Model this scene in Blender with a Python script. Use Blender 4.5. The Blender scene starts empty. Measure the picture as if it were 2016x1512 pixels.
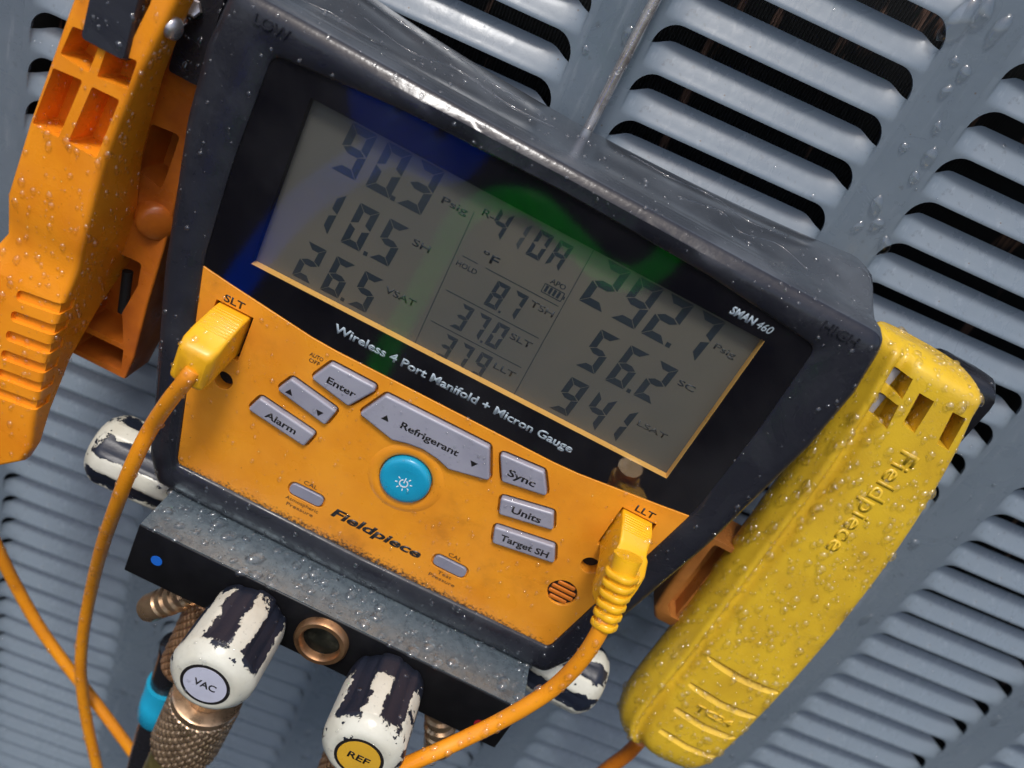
import bpy, bmesh, math, random
from mathutils import Matrix, Vector
from mathutils.geometry import tessellate_polygon

random.seed(7)
rnd = random.Random(11)
SC = bpy.context.scene
COL = SC.collection
MM = 0.001

# ------------------------------------------------------------------ camera, light, exposure
PITCH = 15.0                       # louver pitch of the panel, mm
W, H, F = 2016.0, 1512.0, 1611.5269426
R_PAN = Matrix(((0.91887, 0.36906, -0.13972), (-0.38572, 0.76532, -0.51524), (-0.08322, 0.52733, 0.84557)))
T_PAN = Vector((2.95423169, 8.54773444, -15.13163815)) * PITCH
W_DEV = Vector((4.60281725e-01, -3.76355398e-02, -4.86532482e-01))
T_DEV = Vector((-3.08285496, 22.6254994, -225.306124))
R_DEV = Matrix.Rotation(W_DEV.length, 3, W_DEV.normalized())
C_PAN = -(R_PAN.transposed() @ T_PAN)              # camera in the panel frame (x right, y up, z out), mm
P2W = Matrix(((1, 0, 0), (0, 0, -1), (0, 1, 0)))   # panel frame -> world (z up, panel faces -y)

cam_d = bpy.data.cameras.new('camera')
cam = bpy.data.objects.new('camera', cam_d); COL.objects.link(cam)
cam_d.sensor_width = 36.0
cam_d.lens = 36.0 * F / W
cam_d.clip_start = 0.005; cam_d.clip_end = 500
mw = (P2W @ R_PAN.transposed()).to_4x4()
mw.translation = P2W @ (C_PAN * MM)
cam.matrix_world = mw
cam_d.dof.use_dof = True
cam_d.dof.focus_distance = 0.245
cam_d.dof.aperture_fstop = 11.0
SC.camera = cam

DEV = (P2W @ (R_PAN.transposed() @ R_DEV)).to_4x4()
DEV.translation = P2W @ ((R_PAN.transposed() @ T_DEV + C_PAN) * MM)   # gauge frame: x right, y up, z out of its face
CAM_DEV = -(R_DEV.transposed() @ T_DEV)

def at(px, py, z):
    'point of the gauge frame (mm) seen at a pixel of the photograph, at height z over the gauge face'
    d = R_DEV.transposed() @ Vector(((px - W/2)/F, -(py - H/2)/F, -1.0))
    return CAM_DEV + d * ((z - CAM_DEV.z)/d.z)

SUN_EL, SUN_AZ = math.radians(66), math.radians(192)   # a bright overcast patch high in front, to the left
world = bpy.data.worlds.new('World'); SC.world = world
world.use_nodes = True
wn = world.node_tree
bg = wn.nodes['Background']
sky = wn.nodes.new('ShaderNodeTexSky')
sky.sky_type = 'NISHITA'; sky.sun_disc = False
sky.sun_elevation = SUN_EL; sky.sun_rotation = SUN_AZ
sky.air_density = 1.0; sky.dust_density = 4.0; sky.ozone_density = 1.0
wn.links.new(sky.outputs[0], bg.inputs[0])
bg.inputs[1].default_value = 0.14
sun_d = bpy.data.lights.new('sun', 'SUN'); sun_d.energy = 1.5; sun_d.angle = math.radians(12)
sun_d.color = (1.0, 0.985, 0.965)
sun = bpy.data.objects.new('sun', sun_d); COL.objects.link(sun)
sdir = Vector((math.sin(SUN_AZ)*math.cos(SUN_EL), math.cos(SUN_AZ)*math.cos(SUN_EL), math.sin(SUN_EL)))
sun.rotation_euler = sdir.to_track_quat('Z', 'Y').to_euler()
SC.view_settings.view_transform = 'Standard'
SC.view_settings.look = 'None'
SC.view_settings.exposure = 0.36
SC.view_settings.gamma = 1.0
SC.cycles.max_bounces = 8
SC.cycles.transparent_max_bounces = 12
SC.cycles.caustics_reflective = False

# ------------------------------------------------------------------ materials
def nodes(m):
    return m.node_tree.nodes, m.node_tree.links

def sock(v, inp, L):
    if isinstance(v, (int, float)): inp.default_value = v
    elif isinstance(v, tuple): inp.default_value = v if len(v) == 4 else v + (1,)
    else: L.new(v, inp)

class NG:
    def __init__(s, m):
        s.N, s.L = nodes(m); s.tc = s.N.new('ShaderNodeTexCoord').outputs['Object']
    def noise(s, scale, detail=3, rough=.55, vec=None, dist=0):
        n = s.N.new('ShaderNodeTexNoise'); n.inputs['Scale'].default_value = scale
        n.inputs['Detail'].default_value = detail; n.inputs['Roughness'].default_value = rough
        n.inputs['Distortion'].default_value = dist
        s.L.new(vec or s.tc, n.inputs['Vector']); return n.outputs['Fac']
    def vor(s, scale, vec=None, feat='F1'):
        n = s.N.new('ShaderNodeTexVoronoi'); n.inputs['Scale'].default_value = scale; n.feature = feat
        s.L.new(vec or s.tc, n.inputs['Vector']); return n.outputs['Distance']
    def ramp(s, v, a, b, lo=0.0, hi=1.0):
        n = s.N.new('ShaderNodeMapRange'); n.interpolation_type = 'SMOOTHSTEP'
        sock(v, n.inputs[0], s.L); n.inputs[1].default_value = a; n.inputs[2].default_value = b
        n.inputs[3].default_value = lo; n.inputs[4].default_value = hi; return n.outputs[0]
    def math(s, op, a, b=0.0, c=0.0):
        n = s.N.new('ShaderNodeMath'); n.operation = op
        sock(a, n.inputs[0], s.L); sock(b, n.inputs[1], s.L); sock(c, n.inputs[2], s.L); return n.outputs[0]
    def mix(s, f, a, b):
        n = s.N.new('ShaderNodeMix'); n.data_type = 'RGBA'
        sock(f, n.inputs[0], s.L); sock(a, n.inputs[6], s.L); sock(b, n.inputs[7], s.L); return n.outputs[2]
    def map(s, loc=(0, 0, 0), scale=(1, 1, 1), rot=(0, 0, 0)):
        n = s.N.new('ShaderNodeMapping'); n.inputs[1].default_value = loc; n.inputs[2].default_value = rot
        n.inputs[3].default_value = scale; s.L.new(s.tc, n.inputs[0]); return n.outputs[0]
    def xyz(s):
        n = s.N.new('ShaderNodeSeparateXYZ'); s.L.new(s.tc, n.inputs[0]); return n.outputs
    def bump(s, h, dist, strength=1.0, prev=None):
        n = s.N.new('ShaderNodeBump'); n.inputs['Distance'].default_value = dist; n.inputs['Strength'].default_value = strength
        s.L.new(h, n.inputs['Height'])
        if prev: s.L.new(prev, n.inputs['Normal'])
        return n.outputs[0]

def new_mat(name):
    m = bpy.data.materials.new(name); m.use_nodes = True
    b = m.node_tree.nodes['Principled BSDF']
    return m, b, NG(m)

def setp(b, g, color=None, rough=None, metal=None, normal=None, spec=None, coat=None, coat_rough=None, sss=None):
    L = g.L
    if color is not None: sock(color, b.inputs['Base Color'], L)
    if rough is not None: sock(rough, b.inputs['Roughness'], L)
    if metal is not None: sock(metal, b.inputs['Metallic'], L)
    if normal is not None: L.new(normal, b.inputs['Normal'])
    if spec is not None: sock(spec, b.inputs['Specular IOR Level'], L)
    if coat is not None: sock(coat, b.inputs['Coat Weight'], L)
    if coat_rough is not None: sock(coat_rough, b.inputs['Coat Roughness'], L)
    if sss:
        b.inputs['Subsurface Weight'].default_value = sss[0]; b.inputs['Subsurface Radius'].default_value = sss[1]
        b.inputs['Subsurface Scale'].default_value = sss[2]

def plastic(name, col, col2=None, rough=.35, dirt=(.08, .06, .04), dirt_amt=.35, grain=.00004, specks=0.0, spec=.5, rim=False):
    'worn wet moulded plastic: mottled colour, grime patches, fine dark specks, slight texture'
    m, b, g = new_mat(name)
    col2 = col2 or tuple(c*.8 for c in col)
    c = g.mix(g.ramp(g.noise(55, 4), .35, .7), col, col2)
    d = g.math('MULTIPLY', g.ramp(g.noise(28, 6, .65, g.map((.3, .1, .2))), .56, .78), dirt_amt)
    c = g.mix(d, c, dirt)
    if specks:
        sp = g.math('MULTIPLY', g.ramp(g.vor(420), .10, .05), g.ramp(g.noise(160, 2, vec=g.map((.5, .2, .7))), .5, .62))
        c = g.mix(g.math('MULTIPLY', sp, specks), c, tuple(x*.5 for x in dirt))
    if rim:       # soot collected along the lower edge of the face
        X = g.xyz(); e = g.math('ADD', X[1], g.math('MULTIPLY', g.math('ABSOLUTE', X[0]), .01))
        e = g.math('ADD', e, g.math('MULTIPLY', g.math('SUBTRACT', g.noise(900, 3, .7), .5), .012))
        c = g.mix(g.ramp(e, -.0990, -.1026), c, (.03, .018, .01))
    r = g.ramp(g.noise(75, 4, vec=g.map((.7, .4, .1))), .3, .7, rough*.6, rough*1.35)
    setp(b, g, c, r, 0, g.bump(g.noise(1400, 2), grain, .5), spec)
    return m

def rubber(name, col, rlo, rhi, wet_scale=40, wet_bump=.00025, spec=.5, haze=(.085, .09, .10), haze_amt=.24, crest=False):
    m, b, g = new_mat(name)
    w = g.ramp(g.noise(wet_scale, 5, .6, dist=.6), .38, .62)
    c = g.mix(g.math('MULTIPLY', g.ramp(g.noise(32, 6, .7, g.map((.2, .6, .3))), .48, .75), haze_amt), col, haze)
    r = g.math('MULTIPLY_ADD', w, rhi - rlo, rlo)
    n = g.bump(g.noise(230, 3), wet_bump, .35) if wet_bump else None
    if crest:      # the upper rim is soaked: smooth film with ragged runs
        X = g.xyz(); yy = g.math('ADD', X[1], g.math('MULTIPLY', g.math('SUBTRACT', g.noise(120, 4, .6), .5), .012))
        wm = g.ramp(yy, .0365, .0395)
        r = g.math('MULTIPLY_ADD', wm, g.math('SUBTRACT', .10, r), r) if False else g.mix(wm, r, (.17, .17, .17))
        n = g.bump(g.noise(420, 3, .6, dist=.4), .0004, .22)
    setp(b, g, c, r, 0, n, spec); return m

ORANGE = (.78, .30, .020)
M = {}
M['orange_face'] = plastic('orange_face_plastic', ORANGE, (.70, .25, .016), .34, (.24, .08, .012), .55, specks=.9, rim=True)
M['orange_clamp'] = plastic('orange_clamp_plastic', (.86, .295, .014), (.76, .235, .011), .31, (.30, .06, .01), .4, .00006, specks=.5)
M['orange_dark'] = plastic('darker_orange_plastic', (.62, .17, .014), (.42, .10, .012), .40, (.10, .035, .012), .8, .00006, specks=.9)  # darker orange for rear shell, boss and speaker bars
M['yellow_clamp'] = plastic('worn_yellow_plastic', (.70, .45, .028), (.60, .37, .026), .24, (.20, .12, .03), .8, .0001, specks=.8)
M['yellow_plug'] = plastic('yellow_plug_plastic', (.84, .44, .012), (.76, .37, .012), .28, (.35, .16, .01), .5, .00004, specks=.3)
M['cord'] = plastic('orange_cord_rubber', (.82, .30, .012), (.74, .25, .012), .30, (.4, .12, .01), .3, .00004)
M['cord_dark'] = plastic('dull_orange_cord_rubber', (.55, .16, .010), (.45, .12, .010), .35, (.25, .07, .01), .4)
M['tray_brown'] = plastic('dirty_brown_and_vent_shade', (.40, .15, .030), (.25, .09, .02), .38, (.06, .025, .012), .9, specks=.6)  # brown tray plastic, also the painted shade in the vents
M['boot_front'] = rubber('black_rubber_boot', (.016, .017, .023), .18, .46, 46, spec=.4, crest=True)
M['black_rubber'] = rubber('wet_black_rubber', (.012, .012, .015), .10, .30, 60, haze_amt=.1)
M['jaw_pad'] = rubber('charcoal_jaw_rubber', (.022, .024, .032), .18, .36, 60, haze_amt=.2)
M['bezel'] = rubber('black_gloss_bezel', (.0025, .0025, .005), .5, .6, 30, 0, .0, haze_amt=0)
M['black_plain'] = rubber('matte_black_hole', (.004, .004, .004), .5, .8, haze_amt=0)
M['ink'] = rubber('black_print', (.012, .010, .010), .35, .5, haze_amt=0)
M['grey_button'] = plastic('grey_rubber_key', (.30, .30, .35), (.25, .25, .30), .34, (.10, .09, .08), .5, .00004, specks=.4)
M['cal_key'] = plastic('grey_cal_key', (.24, .24, .29), (.21, .21, .26), .4, (.1, .1, .1), .3)
M['power_blue'] = plastic('bright_blue_key', (.012, .32, .50), (.010, .27, .44), .32, (.02, .12, .2), .35)
M['white_ink'] = plastic('white_print', (.80, .82, .84), None, .4, (.5, .5, .5), .1)
M['grey_ink'] = plastic('pale_grey_print', (.42, .50, .56), (.34, .41, .47), .4, (.2, .2, .2), .4)
M['lcd_line'] = rubber('lcd_segment', (.010, .018, .026), .5, .6, haze_amt=0)
M['lcd_faint'] = rubber('lcd_faint_segment', (.035, .042, .045), .5, .6, haze_amt=0)
M['blue_dot'] = plastic('blue_mark', (.01, .12, .52))
M['red_dot'] = plastic('red_mark', (.30, .012, .02))
M['cyan_band'] = plastic('cyan_hose_band', (.012, .33, .52), (.010, .26, .42), .4, (.01, .10, .16), .6)
M['yellow_label'] = plastic('yellow_label', (.66, .37, .03), None, .35, (.3, .15, .02), .2)
M['grey_label'] = plastic('pale_grey_label', (.50, .51, .60), None, .3, (.3, .3, .35), .2)
M['gold_wall'] = plastic('tan_window_wall', (.80, .46, .12), (.74, .40, .09), .35, (.4, .2, .05), .3)
M['silver'] = plastic('grey_sensor_plate', (.34, .33, .34), None, .3)

m, b, g = new_mat('lcd_glass_backing')
c = g.mix(g.ramp(g.noise(18, 3), .3, .7), (.112, .104, .084), (.084, .084, .074))
setp(b, g, c, .5, 0, None, .3); M['lcd'] = m

m, b, g = new_mat('clear_window')
fr = g.N.new('ShaderNodeFresnel'); fr.inputs[0].default_value = 1.66
gl = g.N.new('ShaderNodeBsdfGlossy'); gl.inputs['Roughness'].default_value = .055
gl.inputs['Color'].default_value = (1, 1, 1, 1)
tr = g.N.new('ShaderNodeBsdfTransparent'); tr.inputs[0].default_value = (.97, .97, .96, 1)
df = g.N.new('ShaderNodeBsdfDiffuse'); df.inputs[0].default_value = (.50, .50, .52, 1)     # dried film on the pane; its cloudy patches are painted glare
mx0 = g.N.new('ShaderNodeMixShader'); sock(g.ramp(g.noise(17, 5, .6), .38, .80, .0, .026), mx0.inputs[0], g.L)
g.L.new(tr.outputs[0], mx0.inputs[1]); g.L.new(df.outputs[0], mx0.inputs[2])
mx = g.N.new('ShaderNodeMixShader'); g.L.new(fr.outputs[0], mx.inputs[0])
g.L.new(mx0.outputs[0], mx.inputs[1]); g.L.new(gl.outputs[0], mx.inputs[2])
g.L.new(mx.outputs[0], g.N['Material Output'].inputs[0]); M['window'] = m

def water_mat(key, share):
    'drops: part true refraction, part clear film, with the mirror glint of wet curvature'
    m, b, g = new_mat(key)
    fr = g.N.new('ShaderNodeFresnel'); fr.inputs[0].default_value = 1.85
    gl = g.N.new('ShaderNodeBsdfGlossy'); gl.inputs['Roughness'].default_value = .05; gl.inputs['Color'].default_value = (1, 1, 1, 1)
    tr = g.N.new('ShaderNodeBsdfTransparent'); tr.inputs[0].default_value = (1, 1, 1, 1)
    ga = g.N.new('ShaderNodeBsdfGlass'); ga.inputs['IOR'].default_value = 1.33; ga.inputs['Roughness'].default_value = 0.0
    mx = g.N.new('ShaderNodeMixShader'); g.L.new(fr.outputs[0], mx.inputs[0])
    g.L.new(tr.outputs[0], mx.inputs[1]); g.L.new(gl.outputs[0], mx.inputs[2])
    bk = g.N.new('ShaderNodeMixShader'); g.L.new(g.N.new('ShaderNodeNewGeometry').outputs['Backfacing'], bk.inputs[0])
    g.L.new(mx.outputs[0], bk.inputs[1]); g.L.new(tr.outputs[0], bk.inputs[2])
    mx2 = g.N.new('ShaderNodeMixShader'); mx2.inputs[0].default_value = share
    g.L.new(bk.outputs[0], mx2.inputs[1]); g.L.new(ga.outputs[0], mx2.inputs[2])
    g.L.new(mx2.outputs[0], g.N['Material Output'].inputs[0]); M[key] = m
water_mat('water', .34); water_mat('water_deep', .58)

m, b, g = new_mat('wet_grey_paint')
v = g.noise(14, 4)
c = g.mix(g.ramp(v, .3, .7), (.156, .192, .226), (.130, .164, .197))
st = g.ramp(g.noise(210, 5, .65, g.map(scale=(1, 1, .14))), .56, .74)
c = g.mix(g.math('MULTIPLY', st, .30), c, (.36, .39, .42))
c = g.mix(g.math('MULTIPLY', g.ramp(g.noise(300, 4, .7, g.map((.3, .1, .6))), .60, .70), .35), c, (.07, .075, .08))
c = g.mix(g.math('MULTIPLY', g.ramp(g.vor(150), .06, .03), .8), c, (.10, .075, .055))
wet = g.ramp(g.noise(70, 5, .65, dist=.8), .42, .58)
n = g.bump(g.noise(330, 4, .6, g.map(scale=(1, 1, .45))), .00035, .25)
n = g.bump(g.noise(60, 3), .0006, .25, n)
setp(b, g, c, g.math('MULTIPLY_ADD', wet, .16, .26), 0, n, .5, .14, .14); M['paint'] = m

m, b, g = new_mat('dark_coil_fins')
v = g.ramp(g.noise(55, 3, .6, g.map(scale=(2.2, 1, .35))), .61, .68)
c = g.mix(v, (.035, .038, .042), (.30, .19, .15)); setp(b, g, c, .4, 0); M['fins'] = m
m, b, g = new_mat('dark_inside'); setp(b, g, (.006, .006, .007), .9); M['inside'] = m

def metal(name, col, col2, rough, tarnish, amt):
    m, b, g = new_mat(name)
    c = g.mix(g.ramp(g.noise(90, 5, .6), .35, .7), col, col2)
    c = g.mix(g.math('MULTIPLY', g.ramp(g.noise(160, 5, .7, g.map((.1, .2, .3))), .5, .7), amt), c, tarnish)
    setp(b, g, c, g.ramp(g.noise(120, 3), .3, .7, rough*.7, rough*1.4), .85, g.bump(g.noise(900, 3), .00006, .5)); return m
M['brass'] = metal('tarnished_brass', (.62, .43, .27), (.47, .31, .18), .30, (.12, .07, .035), .5)
M['copper'] = metal('coppery_brass', (.60, .34, .18), (.45, .24, .12), .33, (.10, .05, .03), .6)
M['dull_copper'] = metal('dull_copper', (.42, .24, .12), (.30, .16, .08), .36, (.08, .04, .02), .6)
M['steel'] = metal('galvanised_rod', (.66, .63, .62), (.55, .49, .46), .22, (.20, .12, .08), .5)
M['olive'] = metal('olive_brass', (.36, .30, .10), (.28, .22, .08), .35, (.1, .07, .03), .5)

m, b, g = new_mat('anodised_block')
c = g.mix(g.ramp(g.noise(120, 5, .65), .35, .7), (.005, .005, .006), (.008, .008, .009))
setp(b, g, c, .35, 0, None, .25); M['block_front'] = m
m, b, g = new_mat('wet_worn_top_painted_sky')
c = g.mix(g.ramp(g.noise(420, 4, .7), .40, .72), (.215, .275, .315), (.145, .190, .225))  # pale blue base puts the mirrored sky into the dark metal's colour
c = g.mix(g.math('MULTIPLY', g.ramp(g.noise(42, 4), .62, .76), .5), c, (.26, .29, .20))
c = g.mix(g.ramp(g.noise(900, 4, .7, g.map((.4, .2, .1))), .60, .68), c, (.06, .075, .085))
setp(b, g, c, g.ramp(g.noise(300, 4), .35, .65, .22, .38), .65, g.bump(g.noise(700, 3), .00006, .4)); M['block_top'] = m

# ivory knobs whose black overmould survives in the flutes and is chipped along ragged edges
def knob_mat(key, width, back_at, front_at, off, smear):
    m, b, g = new_mat(key)
    X = g.xyz(); o3 = (off, off*.7, off*1.3)
    ang = g.math('ARCTAN2', X[1], X[0])
    per = g.math('FRACT', g.math('MULTIPLY_ADD', ang, 6/(2*math.pi), 10.0))
    tri = g.math('ABSOLUTE', g.math('SUBTRACT', per, .5))          # 0 in the middle of a flute
    rag = g.math('MULTIPLY', g.math('SUBTRACT', g.noise(300, 6, .7, g.map(o3)), .5), .34)
    rag2 = g.math('MULTIPLY', g.math('SUBTRACT', g.noise(85, 3, .6, g.map((off+.3, .3, .3))), .5), .50)
    flute = g.ramp(g.math('ADD', g.math('ADD', tri, rag), rag2), width + .006, width - .004)
    zr = g.math('ADD', X[2], g.math('MULTIPLY', g.math('SUBTRACT', g.noise(170, 6, .7, g.map(o3)), .5), .020))
    front = g.ramp(zr, front_at, front_at - .0005); back = g.ramp(zr, back_at, back_at - .0005)
    blot = g.ramp(g.noise(150, 4, .6, g.map((off+.9, .4, .2))), smear, smear - .008 + .016)
    mask = g.math('MAXIMUM', g.math('MAXIMUM', g.math('MULTIPLY', flute, front), back), blot)
    ivory = g.mix(g.ramp(g.noise(70, 4), .35, .7), (.60, .59, .50), (.50, .48, .39))
    ivory = g.mix(g.math('MULTIPLY', g.ramp(g.noise(380, 5, .75), .58, .74), .45), ivory, (.10, .09, .08))
    c = g.mix(mask, ivory, (.012, .016, .028))  # bluish black: the sky's sheen is put into the colour
    setp(b, g, c, g.math('MULTIPLY_ADD', mask, .12, .26), 0, g.bump(mask, .0006, 1.0, g.bump(g.noise(240, 4), .0006, .3)), .4)
    M[key] = m
knob_mat('knob', .30, .0050, .0262, 0.0, .668)
knob_mat('knob_ref', .31, .0100, .0275, .37, .650)
knob_mat('knob_side', .26, .0030, .0300, .71, .662)

m, b, g = new_mat('ground_concrete')
setp(b, g, g.mix(g.ramp(g.noise(3, 6, .6), .3, .7), (.026, .024, .021), (.016, .015, .014)), 1.0, 0, None, 0.0); M['ground'] = m
for key, c in (('blue_reflection_tube', (.04, .30, .98)), ('green_reflection_tube', (.12, .95, .16))):      # translucent, so the added tubes look brighter in the window
    m, b, g = new_mat(key); setp(b, g, c, .3)
    tl = g.N.new('ShaderNodeBsdfTranslucent'); tl.inputs[0].default_value = c + (1,)
    mx = g.N.new('ShaderNodeMixShader'); mx.inputs[0].default_value = .75
    g.L.new(b.outputs[0], mx.inputs[1]); g.L.new(tl.outputs[0], mx.inputs[2]); g.L.new(mx.outputs[0], g.N['Material Output'].inputs[0]); M[key] = m

# ------------------------------------------------------------------ mesh helpers (all in mm)
def link(o, parent=None):
    COL.objects.link(o)
    if parent is not None: o.parent = parent
    return o

def mesh(name, verts, faces, mat, parent=None, smooth=False, bevel=0, seg=2, sub=0):
    me = bpy.data.meshes.new(name)
    me.from_pydata([tuple(Vector(v)*MM) for v in verts], [], faces)
    me.materials.append(M[mat] if isinstance(mat, str) else mat)
    bm = bmesh.new(); bm.from_mesh(me); bmesh.ops.recalc_face_normals(bm, faces=bm.faces); bm.to_mesh(me); bm.free()
    if smooth: me.shade_smooth()
    o = link(bpy.data.objects.new(name, me), parent)
    if bevel:
        md = o.modifiers.new('bevel', 'BEVEL'); md.width = bevel*MM; md.segments = seg; md.limit_method = 'ANGLE'; md.angle_limit = math.radians(35)
        md.harden_normals = False
        me.shade_smooth()
    if sub:
        md = o.modifiers.new('sub', 'SUBSURF'); md.levels = md.render_levels = sub; me.shade_smooth()
    return o

class B:
    'collects shapes for one mesh'
    def __init__(s): s.v, s.f = [], []
    def add(s, v, f):
        k = len(s.v); s.v += [Vector(p) for p in v]; s.f += [tuple(i + k for i in q) for q in f]; return s
    def prism(s, poly, z0, z1, fn=None):
        n = len(poly); v = [(p[0], p[1], z0) for p in poly] + [(p[0], p[1], z1) for p in poly]
        f = [tuple(range(n))[::-1], tuple(range(n, 2*n))] + [(i, (i+1) % n, n + (i+1) % n, n + i) for i in range(n)]
        if fn: v = [fn(Vector(p)) for p in v]
        return s.add(v, f)
    def box(s, x0, x1, y0, y1, z0, z1, fn=None):
        return s.prism([(x0, y0), (x1, y0), (x1, y1), (x0, y1)], z0, z1, fn)
    def loft(s, rings, cap0=True, cap1=True):
        n = len(rings[0]); v = [p for r in rings for p in r]; f = []
        for k in range(len(rings) - 1):
            a = k*n; c = a + n
            f += [(a+i, a+(i+1) % n, c+(i+1) % n, c+i) for i in range(n)]
        if cap0: f.append(tuple(range(n))[::-1])
        if cap1: f.append(tuple(range(len(v)-n, len(v))))
        return s.add(v, f)
    def lathe(s, prof, org=(0, 0, 0), axis=(0, 0, 1), n=28, wob=None, cap0=True, cap1=True):
        org = Vector(org); ax = Vector(axis).normalized(); q = Vector((0, 0, 1)).rotation_difference(ax)
        rings = []
        for r, h in prof:
            ring = []
            for i in range(n):
                a = 2*math.pi*i/n; rr = r*(wob(a, h) if wob else 1)
                ring.append(org + q @ Vector((rr*math.cos(a), rr*math.sin(a), h)))
            rings.append(ring)
        return s.loft(rings, cap0, cap1)
    def tube(s, pts, r, n=12, step=6):
        P = spline(pts, step); rings = []
        up = Vector((0.3, 0.2, 1)); 
        for i, p in enumerate(P):
            t = (P[min(i+1, len(P)-1)] - P[max(i-1, 0)]).normalized()
            x = t.cross(up).normalized(); up = x.cross(t).normalized()
            rr = r[min(len(r)-1, int(i*len(r)/len(P)))] if isinstance(r, list) else r
            rings.append([p + x*math.cos(2*math.pi*k/n)*rr + up*math.sin(2*math.pi*k/n)*rr for k in range(n)])
        return s.loft(rings)
    def out(s, name, mat, parent=None, **kw): return mesh(name, s.v, s.f, mat, parent, **kw)

def spline(pts, step=6):
    P = [Vector(p) for p in pts]; P = [2*P[0]-P[1]] + P + [2*P[-1]-P[-2]]; out = []
    for i in range(1, len(P)-2):
        a, b_, c, d = P[i-1:i+3]
        for k in range(step):
            t = k/step
            out.append(.5*((2*b_) + (c-a)*t + (2*a-5*b_+4*c-d)*t*t + (3*b_-a-3*c+d)*t**3))
    out.append(P[-2]); return out

def rpoly(pts, radii, n=5, sub=1):
    'rounded polygon with a constant number of points'
    out = []; N = len(pts); P = [Vector((p[0], p[1])) for p in pts]
    if not isinstance(radii, (list, tuple)): radii = [radii]*N
    arcs = []
    for i in range(N):
        p = P[i]; a = (P[i-1]-p); c = (P[(i+1) % N]-p); la, lc = a.length, c.length; a.normalize(); c.normalize()
        th = math.acos(max(-1, min(1, a.dot(c))))
        d = min(radii[i]/max(math.tan(th/2), 1e-4), la*.49, lc*.49)
        s0, s1 = p + a*d, p + c*d
        arcs.append([(s0*(1-t)**2 + p*2*t*(1-t) + s1*t*t) for t in [k/n for k in range(n+1)]])
    for i in range(N):
        out += arcs[i]
        e0, e1 = arcs[i][-1], arcs[(i+1) % N][0]
        out += [e0.lerp(e1, k/sub) for k in range(1, sub)]
    return [(q.x, q.y) for q in out]

def inset(poly, d):
    'moves a counter-clockwise outline inwards by d'
    n = len(poly); out = []
    for i in range(n):
        a, p, c = Vector(poly[i-1]), Vector(poly[i]), Vector(poly[(i+1) % n])
        e = (c - a); e = e.normalized() if e.length > 1e-9 else Vector((1, 0))
        out.append((p.x - e.y*d, p.y + e.x*d))
    return out

def ccw(p):
    return p if sum(p[i-1][0]*p[i][1]-p[i][0]*p[i-1][1] for i in range(len(p))) > 0 else p[::-1]

def cut(o, cutter):
    'boolean difference, baked; the cutter is thrown away'
    for ob in (o, cutter):
        pass
    md = o.modifiers.new('cut', 'BOOLEAN'); md.object = cutter; md.operation = 'DIFFERENCE'; md.solver = 'EXACT'; md.use_self = True
    bpy.context.view_layer.update()
    dg = bpy.context.evaluated_depsgraph_get()
    me = bpy.data.meshes.new_from_object(o.evaluated_get(dg), depsgraph=dg)
    old = o.data; o.modifiers.clear(); o.data = me; me.name = old.name
    bpy.data.objects.remove(cutter)
    return o

def bevel(o, w, seg=2, ang=30):
    md = o.modifiers.new('bevel', 'BEVEL'); md.width = w*MM; md.segments = seg; md.limit_method = 'ANGLE'; md.angle_limit = math.radians(ang)
    o.data.shade_smooth(); wn_ = o.modifiers.new('normals', 'WEIGHTED_NORMAL'); wn_.mode = 'FACE_AREA'; wn_.weight = 100; return o

def auto(o, ang=40):
    'smooth shading that keeps hard edges'
    me = o.data; me.shade_smooth()
    bm = bmesh.new(); bm.from_mesh(me)
    for e in bm.edges:
        e.smooth = not (len(e.link_faces) != 2 or e.calc_face_angle(0) > math.radians(ang))
    bm.to_mesh(me); bm.free(); return o

def tag(o, label=None, cat=None, group=None, kind=None):
    if label: o['label'] = label
    if cat: o['category'] = cat
    if group: o['group'] = group
    if kind: o['kind'] = kind
    return o

def thing(name, label, cat, group=None, mat=None):
    o = bpy.data.objects.new(name, None); COL.objects.link(o); o.empty_display_size = .01
    o.matrix_world = mat if mat else DEV
    return tag(o, label, cat, group)

def text(s, x, y, z, h, mat, parent, width=None, bold=0.0, shear=0.0, rot=0.0, fn=None, name='lettering', align='CENTER', thick=.12):
    'lettering with capital height h (mm), centred at x, base line at y'
    cu = bpy.data.curves.new('lettering', 'FONT'); cu.body = s; cu.align_x = align; cu.size = 1.0
    cu.offset = bold; cu.shear = shear; cu.extrude = 0.0; cu.resolution_u = 3
    tmp = bpy.data.objects.new('tmp', cu); COL.objects.link(tmp)
    me = bpy.data.meshes.new_from_object(tmp); bpy.data.objects.remove(tmp); bpy.data.curves.remove(cu)
    me.name = 'lettering'
    k = h/.70
    xs = [v.co.x for v in me.vertices]; w0 = (max(xs)-min(xs))*k if xs else 1
    kx = k*(width/w0) if width else k
    mid = (max(xs)+min(xs))/2 if xs else 0
    R = Matrix.Rotation(rot, 3, 'Z')
    for v in me.vertices:
        xx = (v.co.x - (mid if align == 'CENTER' else 0))*kx
        p = R @ Vector((xx, v.co.y*k, 0)) + Vector((x, y, z))
        if fn: p = fn(p)
        v.co = p*MM
    me.materials.clear(); me.materials.append(M[mat])
    o = link(bpy.data.objects.new(name, me), parent)
    if thick:
        md = o.modifiers.new('thickness', 'SOLIDIFY'); md.thickness = thick*MM; md.offset = 0
    return o

# ------------------------------------------------------------------ the gauge
G = thing('manifold_gauge', 'orange and black digital pressure gauge hanging by a rod in front of the grey louvers', 'gauge')

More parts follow.
